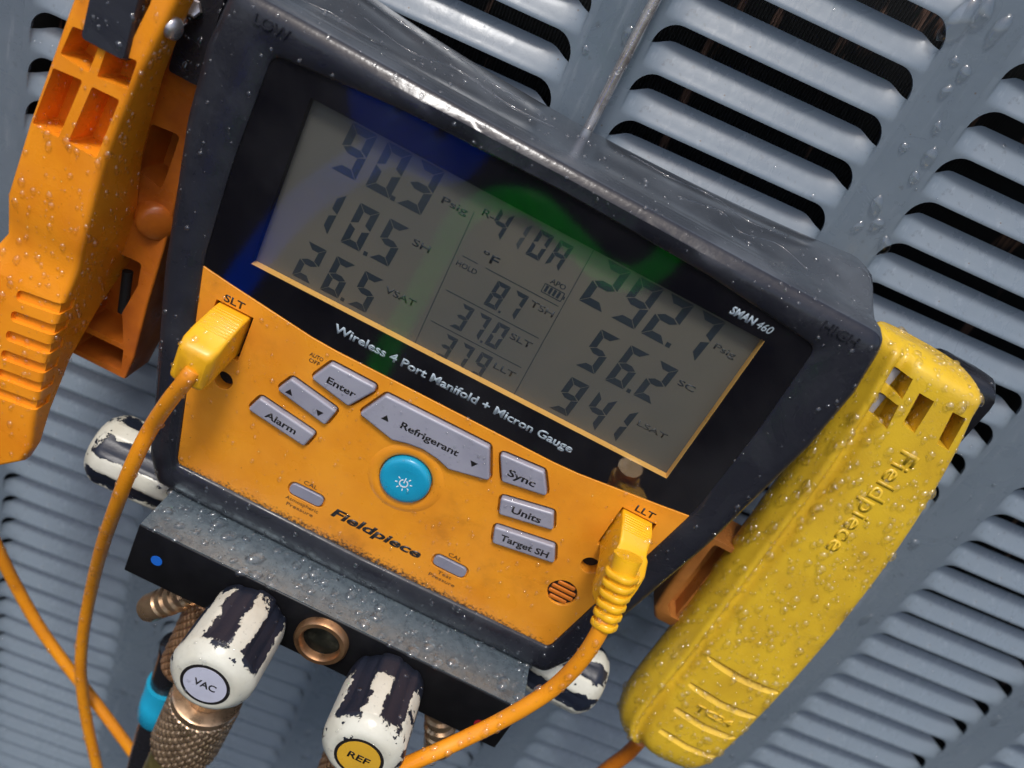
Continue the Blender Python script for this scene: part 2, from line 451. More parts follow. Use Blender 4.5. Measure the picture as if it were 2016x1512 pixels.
top_arc = lambda x: 34.6 - 4.2*(abs(x)/79.0)**2.2
outer = [(-78.5, -104), (-73, -114), (0, -115.5), (73, -114), (78.5, -104), (91.3, -40), (97, 4), (97.5, 24), (95, 42.5), (50, 42.3), (0, 42.2), (-50, 42.3), (-95, 42.5), (-97.5, 24), (-97, 4), (-91.3, -40)]
outer_r = [6, 5, 60, 5, 6, 60, 40, 10, 7, 40, 40, 40, 7, 10, 40, 60]
inner = [(-68.5, -99.5), (-67.5, -101.4), (0, -102.6), (67.5, -101.4), (68.5, -99.5), (75.5, -58), (80.2, -30), (80.9, 0), (79.8, 30.5), (45, 33.6), (0, 34.8), (-45, 33.6), (-79.8, 30.5), (-80.9, 0), (-80.2, -30), (-75.5, -58)]
inner_r = [1.5, 1.5, 40, 1.5, 1.5, 40, 40, 40, 3.5, 40, 40, 40, 3.5, 40, 40, 40]
PO = rpoly(outer, outer_r, 5, 9); PI = rpoly(inner, inner_r, 5, 9)
def ring(k, z, grow=0.0):
    out = []
    for a, c in zip(PI, PO):
        p = Vector(a).lerp(Vector(c), k)
        out.append((p.x, p.y, z(p) if callable(z) else z))
    return out
sst = lambda t: (lambda u: u*u*(3-2*u))(max(0, min(1, t)))
def outring(d, z, top=0.0):
    r = inset(PO, d); out = []
    for x, y in r:
        if top and y > 38: y = y + top*(2.2 + 4.0*(x/82.0)**2)*min(1, (y-38)/3)
        if top and x*x > 60*60 and y < 38: x = x*.985
        out.append((x, y, z))
    return out
b_ = B()
rings = [ring(0, -4.0), ring(0.0, .2), ring(.06, .9), ring(.5, 1.2), outring(4.0, .9), outring(2.4, .2), outring(1.2, -.9), outring(.4, -2.5), outring(0, -4.6), *[outring(-.3, z_, sst((-z_-10)/26)) for z_ in (-6, -9, -12, -15, -18, -21, -24, -27, -30, -33, -36, -40, -44)], outring(-.1, -47.0, 1), outring(1.4, -49.5, 1)]
b_.loft(rings, cap0=False)
boot = b_.out('rubber_boot', 'boot_front', G, smooth=True)
auto(boot, 50)
m, bb, g = new_mat('rain_film_painted_haze')
wv = g.noise(26, 3, .5, g.map(scale=(.5, 1, 1.2)), dist=1.0)
line = g.ramp(g.math('ABSOLUTE', g.math('SUBTRACT', wv, .52)), .010, .0)
n = g.bump(g.noise(55, 3, .6), .0004, .15)
setp(bb, g, g.mix(g.ramp(g.noise(40, 5), .40, .7), (.040, .046, .055), (.075, .085, .098)), g.ramp(g.noise(30, 4), .35, .65, .17, .30), 0, n, .7); M['film'] = m  # pale base paints the reflected haze of the wet top
boot.data.materials.append(m)
for p in boot.data.polygons:
    if p.normal.y > .6 and p.center.z < -1.2*MM: p.material_index = 1
def topy(x, z):
    return 42.55 + sst((-z-10)/26)*(2.2 + 4.0*(x/82.0)**2)
for pts in ([(-78, -40), (-60, -36), (-46, -39), (-30, -31), (-20, -34)], [(-70, -24), (-52, -20), (-40, -26), (-22, -22), (-8, -24)], [(14, -40), (28, -36), (40, -40), (52, -30), (66, -33)], [(30, -22), (44, -27), (50, -20), (62, -24), (72, -18)], [(-88, -12), (-74, -16), (-60, -13)]):
    P3 = [(p.x, topy(p.x, p.y) + .02, p.y) for p in spline([(a, b2, 0) for a, b2 in pts], 4)]
    B().tube(P3, .28, 8, 2).out('water_trickle', 'water', G, smooth=True)
text('LOW', -81.5, 35.3, 1.35, 2.6, 'boot_front', G, width=9.5, thick=.5)
text('HIGH', 82.5, 35.6, 1.35, 2.6, 'boot_front', G, width=10.5, thick=.5)

# face: orange plate, black surround with window opening, LCD
band = [(-80.2, -32.6), (-71, -33.9), (-44, -37.2), (-36, -37.6), (36, -37.6), (44, -37.2), (71, -33.9), (80.2, -32.6)]
low = [p for p in PI if p[1] < -34]
orange_poly = ccw([(-79.9, -32.6)] + [(p[0], p[1]) for p in band[1:-1]] + [(79.9, -32.6)] + sorted([p for p in low if p[0] > 0], key=lambda p: (-p[1], p[0]))[0:0])
right = [p for p in inner if p[0] > 0 and p[1] < -33]; left_ = [p for p in inner if p[0] < 0 and p[1] < -33]
right.sort(key=lambda p: -p[1]); left_.sort(key=lambda p: p[1])
fp = band + [(75.4, -58), (68.4, -99.5), (67.4, -101.3), (0, -102.5), (-67.4, -101.3), (-68.4, -99.5), (-75.4, -58)]
face = B().prism(ccw(fp), -5.0, 0.0).out('face_panel', 'orange_face', G)

keys = {
 'Enter': [(-39.3, -49.0), (-35.6, -41.4), (-21.0, -41.6), (-20.6, -43.2), (-25.8, -51.9)],
 'arrows': [(-47.3, -58.0), (-44.5, -52.2), (-28.3, -55.2), (-29.8, -61.7)],
 'Alarm': [(-53.2, -69.2), (-51.0, -63.4), (-31.4, -66.4), (-33.0, -72.2)],
 'Refrigerant': [(-22.0, -52.5), (-17.2, -42.5), (17.2, -42.2), (22.3, -52.8), (9.6, -55.8), (5.2, -54.3), (0, -53.6), (-5.2, -54.3), (-9.6, -55.6)],
 'Sync': [(20.8, -42.4), (35.2, -41.2), (39.9, -48.4), (25.6, -51.0)],
 'Units': [(27.9, -56.2), (44.4, -52.6), (47.3, -58.4), (30.0, -62.1)],
 'Target SH': [(30.9, -66.8), (50.5, -63.3), (53.4, -69.3), (33.0, -72.9)],
}
cb = B()
for k, p in keys.items():
    cb.prism(ccw(inset(ccw(rpoly(p, 1.2, 3)), -.72)), -1.8, 2)
for sx in (-26.2, 25.4):
    cb.prism(ccw(rpoly([(sx-6.4, -92.2), (sx+6.4, -92.2), (sx+6.4, -86.8), (sx-6.4, -86.8)], 2.6, 5)), -1.0, 2)
cb.lathe([(8.55, -1.4), (8.55, 2)], (-.5, -66.7, 0), n=40)
for sx in (-63.4, 63.6):
    cb.lathe([(3.0, -4.2), (3.0, 2)], (sx, -64.6, 0), n=20)
cb.prism([(-73.2, -56.2), (-61.4, -56.2), (-61.4, -40.4), (-73.2, -40.4)], -3, 2)
cb.prism([(61.4, -56.2), (73.2, -56.2), (73.2, -40.4), (61.4, -40.4)], -3, 2)
cb.lathe([(5.0, -.8), (5.0, 2)], (61.2, -79.0, 0), n=28)
cut(face, cb.out('cutter', 'orange_face', G)); bevel(face, .45, 2, 50)
mesh('screw_hole', *(lambda q: (q.v, q.f))(B().lathe([(2.9, -4.1), (2.9, -3.9)], (-63.4, -64.6, 0), n=16)), 'black_plain', G)
mesh('screw_hole', *(lambda q: (q.v, q.f))(B().lathe([(2.9, -4.1), (2.9, -3.9)], (63.6, -64.6, 0), n=16)), 'black_plain', G)
for sx in (-67.3, 67.3):
    mesh('probe_socket', *(lambda q: (q.v, q.f))(B().box(sx-5.7, sx+5.7, -56, -40.6, -2.9, -2.6)), 'black_plain', G)
# speaker: louvred disc in a shallow dish
sp = B()
for i in range(4):
    y = -79.0 + (i-1.5)*2.1; hw = math.sqrt(max(.1, 4.4**2 - (y+79)**2))
    sp.prism(rpoly([(61.2-hw, y-.68), (61.2+hw, y-.68), (61.2+hw, y+.68), (61.2-hw, y+.68)], .5, 3), -.78, -.1)
sp.out('speaker_bar', 'orange_dark', G, bevel=.25)
mesh('speaker_recess', *(lambda q: (q.v, q.f))(B().lathe([(4.8, -.79), (4.8, -.72)], (61.2, -79, 0), n=24)), 'ink', G)

labels = {'Enter': ('Enter', -29.9, -47.8, 2.2, 9.4), 'Alarm': ('Alarm', -42.3, -69.0, 2.3, 10.6), 'Refrigerant': ('Refrigerant', 0.4, -50.0, 2.3, 19.2),
          'Sync': ('Sync', 30.4, -47.6, 2.4, 9.0), 'Units': ('Units', 37.6, -58.6, 2.4, 9.6), 'Target SH': ('Target SH', 42.4, -69.3, 2.3, 16.0)}
for k, p in keys.items():
    rp = ccw(rpoly(p, 1.0, 4))
    o = B().prism(rp, -1.7, 1.5).out('button', 'grey_button', G); bevel(o, .8, 3, 50)
    tag(o, 'grey key marked ' + k if k != 'arrows' else 'grey key with an up and a down arrow')
    if k in labels:
        s, x, y, h, w_ = labels[k]
        rot = {'Enter': -.05, 'Alarm': -.10, 'Refrigerant': 0, 'Sync': .05, 'Units': .12, 'Target SH': .12}[k]
        text(s, x, y, 1.53, h, 'ink', o, width=w_, bold=.022, rot=rot, thick=.06)
    def arrow(x, y, up, o=o):
        d = 1 if up else -1
        mesh('arrow_mark', [(x-1.2, y-.9*d, 1.53), (x+1.2, y-.9*d, 1.53), (x, y+1.0*d, 1.53), (x-1.2, y-.9*d, 1.58), (x+1.2, y-.9*d, 1.58), (x, y+1.0*d, 1.58)],
             [(0, 1, 2), (3, 4, 5), (0, 1, 4, 3), (1, 2, 5, 4), (2, 0, 3, 5)], 'ink', o)
    if k == 'arrows': arrow(-43.4, -56.4, True); arrow(-32.8, -58.6, False)
    if k == 'Refrigerant': arrow(-14.2, -49.2, True); arrow(15.4, -49.9, False)
for sx, t in ((-26.2, ('Atmospheric', 'Pressure')), (25.4, ('Test', 'Pressure'))):
    o = B().prism(ccw(rpoly([(sx-5.8, -91.6), (sx+5.8, -91.6), (sx+5.8, -87.4), (sx-5.8, -87.4)], 2.1, 5)), -1, .35).out('cal_key', 'cal_key', G); bevel(o, .3, 2, 50)
    text('CAL', sx, -86.0, .03, 1.5, 'ink', G, width=4.6, thick=.04)
    text(t[0], sx, -94.4, .03, 1.35, 'ink', G, width=11.5 if len(t[0]) > 5 else 5.0, thick=.04)
    text(t[1], sx, -96.7, .03, 1.35, 'ink', G, width=9.4, thick=.04)
rim = B().lathe([(8.7, 0), (9.4, .5), (11.2, .35), (12.2, 0.02)], (-.5, -66.7, 0), n=48, cap0=False, cap1=False).out('key_rim', 'orange_face', G, smooth=True)
pw = B().lathe([(8.1, -1.2), (8.1, .9), (7.7, 1.6), (6.6, 2.0), (4, 1.9), (.01, 1.8)], (-.5, -66.7, 0), n=48).out('power_button', 'power_blue', G, smooth=True)
auto(pw, 60)
ic = B()
def bar(p, q, w, z=2.0):
    p, q = Vector(p), Vector(q); d = (q-p).normalized(); nrm = Vector((-d.y, d.x))*w/2
    ic.prism([tuple(p-nrm), tuple(q-nrm), tuple(q+nrm), tuple(p+nrm)], z-.12, z+.04)
c0 = Vector((-.4, -67.3))
for i in range(8):
    a = 2*math.pi*i/8 + .2; d = Vector((math.cos(a), math.sin(a))); 
    if i != 2: bar(c0 + d*2.0, c0 + d*2.75, .32, 1.93)
for i in range(20):
    a0 = math.pi/2 + .45 + i*(2*math.pi-.9)/20; a1 = a0 + (2*math.pi-.9)/20 + .03
    bar(c0 + Vector((math.cos(a0), math.sin(a0)))*1.3, c0 + Vector((math.cos(a1), math.sin(a1)))*1.3, .36, 1.93)
bar(c0 + Vector((0, .2)), c0 + Vector((0, 2.1)), .36, 1.94)
ic.out('power_symbol', 'white_ink', pw)
text('Fieldpiece', -.6, -92.4, .03, 3.4, 'ink', G, width=32.0, bold=.034, shear=.22, thick=.05)
text('AUTO', -40.3, -42.9, .03, 1.3, 'ink', G, width=4.3, bold=.01, thick=.04)
text('OFF', -40.3, -44.8, .03, 1.3, 'ink', G, width=3.4, bold=.01, thick=.04)
text('SLT', -68.0, -39.6, .03, 2.3, 'ink', G, width=6.4, bold=.02, thick=.04)
text('LLT', 68.1, -39.4, .03, 2.2, 'ink', G, width=6.4, bold=.02, thick=.04)

up_poly = ccw([(-80.3, -32.4), (-71, -33.7), (-44, -37.0), (-36, -37.4), (36, -37.4), (44, -37.0), (71, -33.7), (80.3, -32.4), (81, 0), (80.2, 30.5)] + [(x, top_arc(x)+.2) for x in (60, 40, 20, 0, -20, -40, -60)] + [(-80.2, 30.5), (-81, 0)])
bez = B().prism(up_poly, -5.2, -.35).out('bezel', 'bezel', G)
cut(bez, B().prism([(-67.5, -25.15), (67.5, -25.15), (67.5, 25.15), (-67.5, 25.15)], -8, 3).out('cutter', 'bezel', G))
wall = B()
wall.box(-67.48, 67.48, -25.14, -25.06, -4.6, -.38); wall.box(67.40, 67.48, -25.05, 25.05, -4.6, -.38)
wall.out('window_wall', 'gold_wall', G)
wall = B()
wall.box(-67.48, 67.48, 25.06, 25.14, -4.6, -.38); wall.box(-67.48, -67.40, -25.05, 25.05, -4.6, -.38)
wall.out('window_wall', 'bezel', G)
lcd = B().box(-67.39, 67.39, -25.05, 25.05, -4.6, -3.4).out('lcd_screen', 'lcd', G)
pane = mesh('window_pane', [(p[0], p[1], -.1) for p in up_poly], [tuple(range(len(up_poly)))], 'window', G)
text('Wireless 4 Port Manifold + Micron Gauge', 0.1, -32.2, -.2, 2.7, 'grey_ink', G, width=78.0, bold=.028, thick=.04)
text('SMAN', 58.7, 27.3, -.2, 2.3, 'grey_ink', G, width=7.6, bold=.04, shear=.15, thick=.04)
text('460', 65.3, 27.3, -.2, 2.3, 'grey_ink', G, width=4.6, shear=.25, thick=.04)

# LCD digits: seven segments, each digit a sub-part of the screen
ZL = -3.36
def lz(x, y):
    s = (CAM_DEV.z - ZL)/(CAM_DEV.z + 1.5)
    return CAM_DEV.x + (x - CAM_DEV.x)*s, CAM_DEV.y + (y - CAM_DEV.y)*s
SEG = {'0': 'abcdef', '1': 'bc', '2': 'abged', '3': 'abgcd', '4': 'fgbc', '5': 'afgcd', '6': 'afgedc', '7': 'abc', '8': 'abcdefg', '9': 'abcfgd', 'A': 'abcefg'}
def digit(ch, x, y, w, h, t, slant=.085, mat='lcd_line'):
    'x, y: lower left; w, h size; t stroke'
    q = B(); t = t*1.14; gp = t*.07
    def S(pts): q.prism(ccw([lz(x + px + slant*py, y + py) for px, py in pts]), ZL-.03, ZL+.03)
    hh = h/2
    for s in SEG[ch]:
        if s == 'a': S([(gp, h), (w-gp, h), (w-t-gp, h-t), (t+gp, h-t)])
        if s == 'd': S([(gp, 0), (w-gp, 0), (w-t-gp, t), (t+gp, t)][::-1])
        if s == 'g': S([(gp+.2*t, hh), (t+gp, hh+t*.5), (w-t-gp, hh+t*.5), (w-gp-.2*t, hh), (w-t-gp, hh-t*.5), (t+gp, hh-t*.5)])
        if s == 'f': S([(0, h-gp), (t, h-t-gp), (t, hh+t*.5+gp), (0, hh+gp)])
        if s == 'e': S([(0, gp), (t, t+gp), (t, hh-t*.5-gp), (0, hh-gp)])
        if s == 'b': S([(w, h-gp), (w-t, h-t-gp), (w-t, hh+t*.5+gp), (w, hh+gp)])
        if s == 'c': S([(w, gp), (w-t, t+gp), (w-t, hh-t*.5-gp), (w, hh-gp)])
    return q.out('digit', mat, lcd)
def dot(x, y, r):
    q = B(); q.prism(ccw([lz(x-r, y), lz(x+r, y), lz(x+r, y+2*r), lz(x-r, y+2*r)]), ZL-.03, ZL+.03); return q.out('decimal_point', 'lcd_line', lcd)
def ltext(s, x, y, h, w_, mat='lcd_line'):
    a, c = lz(x, y); return text(s, a, c, ZL+.02, h, mat, lcd, width=w_, bold=.012, thick=.04)
for ch, x in zip('903', (-56.6, -46.4, -37.0)): digit(ch, x, 10.7, 7.2, 13.6, 1.85)
dot(-38.4, 10.6, .65)
for ch, x in zip('105', (-53.4, -46.9, -38.0)): digit(ch, x, -6.9, 5.9 if ch != '1' else 2.4, 12.8, 1.7)
dot(-39.3, -7.2, .6)
for ch, x in zip('265', (-56.0, -47.2, -38.4)): digit(ch, x, -22.8, 5.7, 11.6, 1.6)
dot(-40.2, -23.0, .55)
for ch, x in zip('2927', (18.6, 28.6, 37.9, 47.6)): digit(ch, x, 10.5, 7.3, 13.8, 1.85)
dot(46.2, 10.4, .7)
for ch, x in zip('562', (27.0, 36.4, 45.6)): digit(ch, x, -6.8, 6.0, 12.9, 1.7)
dot(43.9, -7.0, .6)
for ch, x in zip('941', (26.8, 35.9, 46.4)): digit(ch, x, -22.6, 5.9 if ch != '1' else 2.4, 11.9, 1.6)
for ch, x in zip('87', (-4.0, 1.6)): digit(ch, x, -3.6, 4.0, 8.2, 1.05)
dot(1.0, -3.8, .35)
for ch, x in zip('370', (-9.8, -4.4, 1.4)): digit(ch, x, -14.2, 3.8, 8.0, 1.0)
dot(.4, -14.4, .35)
for ch, x in zip('379', (-10.0, -4.6, 1.2)): digit(ch, x, -24.6, 3.8, 7.8, 1.0)
dot(.2, -24.7, .3)
for ch, x in zip('410A', (-12.0, -3.8, -.2, 5.7)): digit(ch, x, 14.9, 4.1 if ch != '1' else 1.3, 8.0, 1.0, mat='lcd_line' if ch != '1' else 'lcd_faint')
ltext('Psig', -22.6, 16.6, 1.9, 7.6); ltext('SH', -26.2, 2.2, 2.0, 5.2); ltext('VSAT', -25.6, -14.2, 2.0, 9.6)
ltext('R-', -13.6, 18.8, 2.0, 3.4); ltext('\u00b0F', -7.9, 7.9, 2.6, 5.0); ltext('HOLD', -12.6, 3.0, 1.5, 6.2)
ltext('APO', 11.6, 11.0, 1.5, 4.6); ltext('TSH', 11.0, 2.4, 1.9, 7.2, 'lcd_faint'); ltext('SLT', 10.2, -9.0, 1.9, 6.8); ltext('LLT', 10.2, -19.6, 1.9, 6.8)
ltext('SC', 57.0, 2.2, 1.8, 5.2); ltext('LSAT', 56.0, -14.6, 1.7, 9.6, 'lcd_faint'); ltext('Psig', 60.4, 16.4, 1.8, 6.6, 'lcd_faint')
q = B()
def lbar(x0, y0, x1, y1, w=.22):
    a, c = Vector(lz(x0, y0)), Vector(lz(x1, y1)); d = (c-a).normalized(); n_ = Vector((-d.y, d.x))*w/2
    q.prism([tuple(a-n_), tuple(c-n_), tuple(c+n_), tuple(a+n_)], ZL-.03, ZL+.02)
lbar(-17.3, 18.5, -16.3, -24.6); lbar(15.4, 25.0, 16.0, -24.8)
lbar(-15.0, 6.1, -10.4, 6.1); lbar(-8.0, 6.1, 14.6, 6.1); lbar(-15.0, -5.0, 14.2, -5.0); lbar(-15.0, -15.5, 14.0, -15.5)
q.out('divider_lines', 'lcd_line', lcd)
q = B()
lbar(8.4, 10.2, 14.4, 10.2, .25); lbar(8.4, 7.6, 14.4, 7.6, .25); lbar(8.4, 7.6, 8.4, 10.2, .25); lbar(14.4, 7.6, 14.4, 10.2, .25); lbar(14.8, 8.4, 14.8, 9.4, .4)
for i in range(4): lbar(9.3 + i*1.25, 8.0, 9.4 + i*1.25, 9.9, .8)
q.out('battery_symbol', 'lcd_line', lcd)

# manifold block with knobs and ports
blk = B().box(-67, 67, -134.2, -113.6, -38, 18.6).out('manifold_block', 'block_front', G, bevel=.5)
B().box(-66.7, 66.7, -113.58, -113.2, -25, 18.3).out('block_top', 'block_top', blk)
for x, y, mt in ((-58.2, -124.2, 'blue_dot'), (58.0, -127.2, 'red_dot')):
    B().lathe([(1.9, 18.58), (1.9, 18.7)], (x, y, 0), n=16).out('colour_mark', mt, blk)
def knob(pos, axis, label, R=13.0, L=33, txt=None, lab=None, spin=0.0, mt='knob'):
    k = B()
    wob = lambda a, h: 1 - .085*max(0, min(1, (-math.cos(6*a) + .15)*2.2))*max(0, min(1, (L-4-h)/5))
    prof = [(R*.80, 0), (R*.93, 1.2), (R*.99, 5), (R*1.0, 12), (R*1.0, L-10), (R*1.0, L-5.6), (R*.985, L-4.4), (R*.93, L-3.0), (R*.78, L-.7), (R*.70, L-.1), (R*.64, L), (R*.56, L)]
    k.lathe(prof, n=96, wob=wob)
    q = Vector((0, 0, 1)).rotation_difference(Vector(axis).normalized()).to_matrix().to_4x4() @ Matrix.Rotation(spin, 4, 'Z')
    o = k.out('valve_knob', mt, G); auto(o, 45); q.translation = Vector(pos)*MM; o.matrix_local = q
    tag(o, label)
    if txt:
        B().lathe([(R*.575, L+.02), (R*.575, L+.12)], n=40).out('label_ring', 'ink', o)
        B().lathe([(R*.50, L+.14), (R*.50, L+.24)], n=40).out('knob_label', lab, o)
        tt = text(txt, 0, -1.1, 0, 2.5, 'ink', o, width=6.8, bold=.02, thick=.05)
        rr = Matrix.Rotation(-spin, 3, 'Z')
        for v in tt.data.vertices: v.co = rr @ v.co + Vector((0, 0, (L+.28)*MM))
    st = B().lathe([(5.2, -6), (5.2, 1)], n=20).out('valve_stem', 'black_rubber', o, smooth=False); auto(st)
    return o
knob((-24.4, -126.2, 19.0), (0, .01, 1), 'ivory knob with chipped black flutes and VAC label', txt='VAC', lab='grey_label', spin=.28, L=31)
knob((24.4, -126.2, 19.0), (0, .01, 1), 'ivory and black worn knob with yellow REF label', txt='REF', lab='yellow_label', spin=.75, L=31, mt='knob_ref')
knob((-67.5, -122.5, -17), (-1, 0, .02), 'ivory knob with black stripes at the left end of the block', R=13.0, L=33, spin=.2, mt='knob_side')
knob((67.5, -122.5, -18), (1, 0, .02), 'ivory knob with black stripes at the right end of the block', R=13.0, L=30, spin=.55, mt='knob_side')
sg = B().lathe([(8.9, 17), (8.9, 20.6), (8.3, 21.4), (6.9, 21.4), (6.3, 20.6), (6.2, 15)], (-.5, -123.4, 0), n=40, cap0=False, cap1=False).out('sight_glass_ring', 'dull_copper', G); auto(sg, 40)
m, bb, g = new_mat('sight_glass'); setp(bb, g, g.mix(g.ramp(g.noise(170, 4), .4, .65), (.035, .036, .026), (.09, .085, .06)), .06, 0, g.bump(g.noise(220, 3), .0008, .4), .6); M['sight'] = m
B().lathe([(6.25, 18.25), (6.25, 18.6)], (-.5, -123.4, 0), n=32).out('sight_glass', 'sight', sg)
def port(p0, p1, r, nthread, name, mat):
    p0, p1 = Vector(p0), Vector(p1); L = (p1-p0).length; pr = [(r*1.0, 0)]
    for i in range(nthread):
        h = L*.75*i/nthread; s = L*.75/nthread
        pr += [(r, h+s*.1), (r*1.0, h+s*.45), (r*.84, h+s*.6), (r*.84, h+s*.9)]
    pr += [(r*.95, L*.76), (r*.95, L*.93), (r*.8, L), (r*.45, L), (r*.45, L-2)]
    o = B().lathe(pr, p0, p1-p0, n=24).out(name, mat, G); return auto(o, 35)
port((-42, -139, 2), (-60.4, -165.5, 2), 5.4, 6, 'hose_port', 'brass')
port((43.5, -134, 0), (56.8, -168, 0), 6.0, 6, 'hose_port', 'brass')
rod = B().tube([(-.4, 130, -47.5), (-.4, 84, -50), (-.3, 60, -51), (-.2, 40, -51.5), (-.2, 10, -51.5)], 1.75, 14).out('hanging_rod', 'steel', G, smooth=True)

def knurl(p0, p1, r, name, mat, parent, N=20, pitch=4.6, depth=.10):
    'diamond knurled sleeve with plain ends: two crossing sets of helical grooves'
    p0, p1 = Vector(p0), Vector(p1); L = (p1-p0).length
    na = N*10; nz = max(12, int(L/pitch*10))
    pr = [(r*.8, 0), (r*.97, .4)] + [(r, .8 + (L-2.2)*i/nz) for i in range(nz+1)] + [(r*.95, L-.6), (r*.75, L)]
    tri = lambda t: abs((t % 1.0) - .5)*2
    def wob(a, h):
        if h < .7 or h > L-1.3: return 1
        u = a/(2*math.pi)*N; w = h/pitch
        return 1 - depth*max(0, 1 - 3.0*min(tri(u+w), tri(u-w)))
    o = B().lathe(pr, p0, p1-p0, n=na, wob=wob).out(name, mat, parent, smooth=True)
    return o

# ------------------------------------------------------------------ brass coupling and hoses under the knobs
cp = thing('hose_coupling', 'knurled brass hose coupling just below the knob marked VAC', 'coupling')
a0, a1 = at(408, 1372, 8), at(340, 1512, 4)
ax = (a1-a0).normalized()
knurl(a0 + ax*1.5, a0 + ax*32, 13.0, 'knurled_sleeve', 'brass', cp)
auto(B().lathe([(11.8, -2.5), (12.6, -2), (12.6, 1), (12.0, 1.4)], a0, ax, n=40).out('collar', 'brass', cp), 40)
B().lathe([(8, -40), (8, -3)], a0, ax, n=24).out('neck', 'brass', cp)
auto(B().lathe([(10.0, 31.5), (10.6, 33), (10.6, 60)], a0, ax, n=32).out('end_fitting', 'olive', cp), 40)
n1 = thing('flare_nut', 'copper coloured knurled nut tucked behind the left of the VAC knob', 'nut')
knurl(at(432, 1170, -4), at(365, 1312, -4), 9.5, 'knurled_sleeve', 'copper', n1, N=20)
n2 = thing('flare_nut', 'copper coloured knurled nut below and behind the REF knob', 'nut')
knurl(at(760, 1330, -6), at(672, 1540, -2), 11.0, 'knurled_sleeve', 'copper', n2, N=22)
hs = thing('refrigerant_hose', 'black hose with a cyan band behind the brass coupling', 'hose')
hp = [at(352, 1270, -18), at(335, 1330, -20), at(318, 1392, -20), at(300, 1450, -20), at(278, 1530, -20), at(262, 1600, -20)]
B().tube(hp, 7.0, 18).out('hose', 'black_rubber', hs, smooth=True)
h0 = at(324, 1372, -20); hd = (at(300, 1450, -20)-h0).normalized()
auto(B().lathe([(7.3, -9), (8.6, -9), (8.6, 1), (8.9, 1.5), (8.9, 11), (8.5, 11.6), (7.3, 11.6)], h0, hd, n=28).out('colour_band', 'cyan_band', hs), 40)

# ------------------------------------------------------------------ sensor leads
GRP = 'sensor leads plugged into the gauge'
def rrect(x0, x1, y0, y1, z, r, fn=None):
    return [(p[0], p[1], z) for p in rpoly([(x0, y0), (x1, y0), (x1, y1), (x0, y1)], r, 4)]
sl = thing('sensor_lead', 'orange cord with a smooth yellow plug in the socket marked SLT', 'sensor lead', GRP)
pl = B().loft([rrect(-72.6, -62.4, -55.6, -41.0, -2.4, .8), rrect(-72.6, -62.3, -55.8, -41.4, 4, .9), rrect(-73.0, -62.2, -57.5, -43.6, 12, 1.2), rrect(-73.2, -62.2, -58.6, -45.2, 16.0, 1.6), rrect(-72.6, -62.6, -58.6, -46.2, 18.6, 2.0), rrect(-71.4, -63.6, -57.6, -47.6, 19.6, 2.0)]).out('plug', 'yellow_plug', sl)
auto(pl, 38)
q = B()
for i in range(9):
    z = 2.2 + i*1.15; y = -41.25 - max(0, (z-3))*.27
    q.box(-72.2, -63.0, y-.5, y+.22, z, z+.55)
q.out('grip_ridges', 'yellow_plug', pl, bevel=.15)
cp_ = [at(381, 728, 18.6), at(366, 748, 19.5), at(333, 789, 17), at(300, 838, 13), at(272, 890, 13), at(246, 950, 11), at(222, 1015, 5), at(200, 1080, -5), at(180, 1160, -18), at(165, 1240, -24), at(159, 1310, -27), at(163, 1370, -29), at(173, 1430, -31), at(189, 1500, -33), at(205, 1570, -34)]
sc_ = B().tube(cp_, 2.4, 14).out('cord', 'cord', sl, smooth=True)
ll = thing('sensor_lead', 'orange cord with a ribbed yellow plug in the socket marked LLT', 'sensor lead', GRP)
pl2 = B().loft([rrect(62.0, 72.3, -55.7, -40.9, -2.4, .7), rrect(62.0, 72.2, -55.7, -41.0, 6, .8), rrect(61.9, 71.2, -56.8, -41.6, 13, .9), rrect(61.9, 71.0, -57.3, -42.2, 15.5, 1.0), rrect(61.6, 71.9, -57.8, -42.8, 16.5, 1.2), rrect(61.6, 71.6, -58.4, -43.8, 22, 1.6), rrect(62.4, 70.6, -58.2, -45.0, 25.5, 2.2)]).out('plug', 'yellow_plug', ll)
auto(pl2, 38)
q = B()
for i in range(7):
    z = 1.6 + i*1.2
    q.box(62.5, 71.2, -41.6, -40.75 - i*.04, z, z+.6)
q.out('grip_ridges', 'yellow_plug', pl2, bevel=.15)
r0, r1 = at(1228, 1120, 25), at(1188, 1232, 30); rd = (r1-r0).normalized()
LL = (r1-r0).length
core = B().lathe([(4.2, -4), (3.8, 0), (3.0, LL), (2.6, LL+1)], r0, rd, n=20).out('strain_relief', 'yellow_plug', ll); auto(core)
for i in range(6):
    t = i/5; c_ = r0.lerp(r1, .10 + .86*t); rr = 5.0 - 1.0*t
    o = B().lathe([(rr*.72, -.95), (rr*.95, -.9), (rr, -.65), (rr, .65), (rr*.95, .9), (rr*.72, .95)], c_, rd, n=28, wob=lambda a_, h_: 1 - .10*abs(math.sin(2*a_))**3).out('relief_rib', 'yellow_plug', ll); auto(o, 45)
lc = B().tube([at(1193, 1215, 30), at(1172, 1258, 31), at(1140, 1304, 31), at(1092, 1352, 31), at(1040, 1388, 32), at(980, 1422, 33), at(915, 1454, 36), at(850, 1484, 40), at(780, 1514, 43), at(690, 1550, 46)], 2.45, 14).out('cord', 'cord', ll, smooth=True)
oc = thing('loose_cord', 'orange cord slanting across the louvers at the lower left, under another cord', 'cord')
lo = B().tube([at(-40, 1000, -26), at(0, 1090, -30), at(35, 1160, -34), at(80, 1238, -36), at(130, 1308, -37), at(180, 1372, -37.5), at(235, 1445, -37), at(300, 1535, -36), at(340, 1590, -36)], 2.45, 14).out('cord', 'cord', oc, smooth=True)

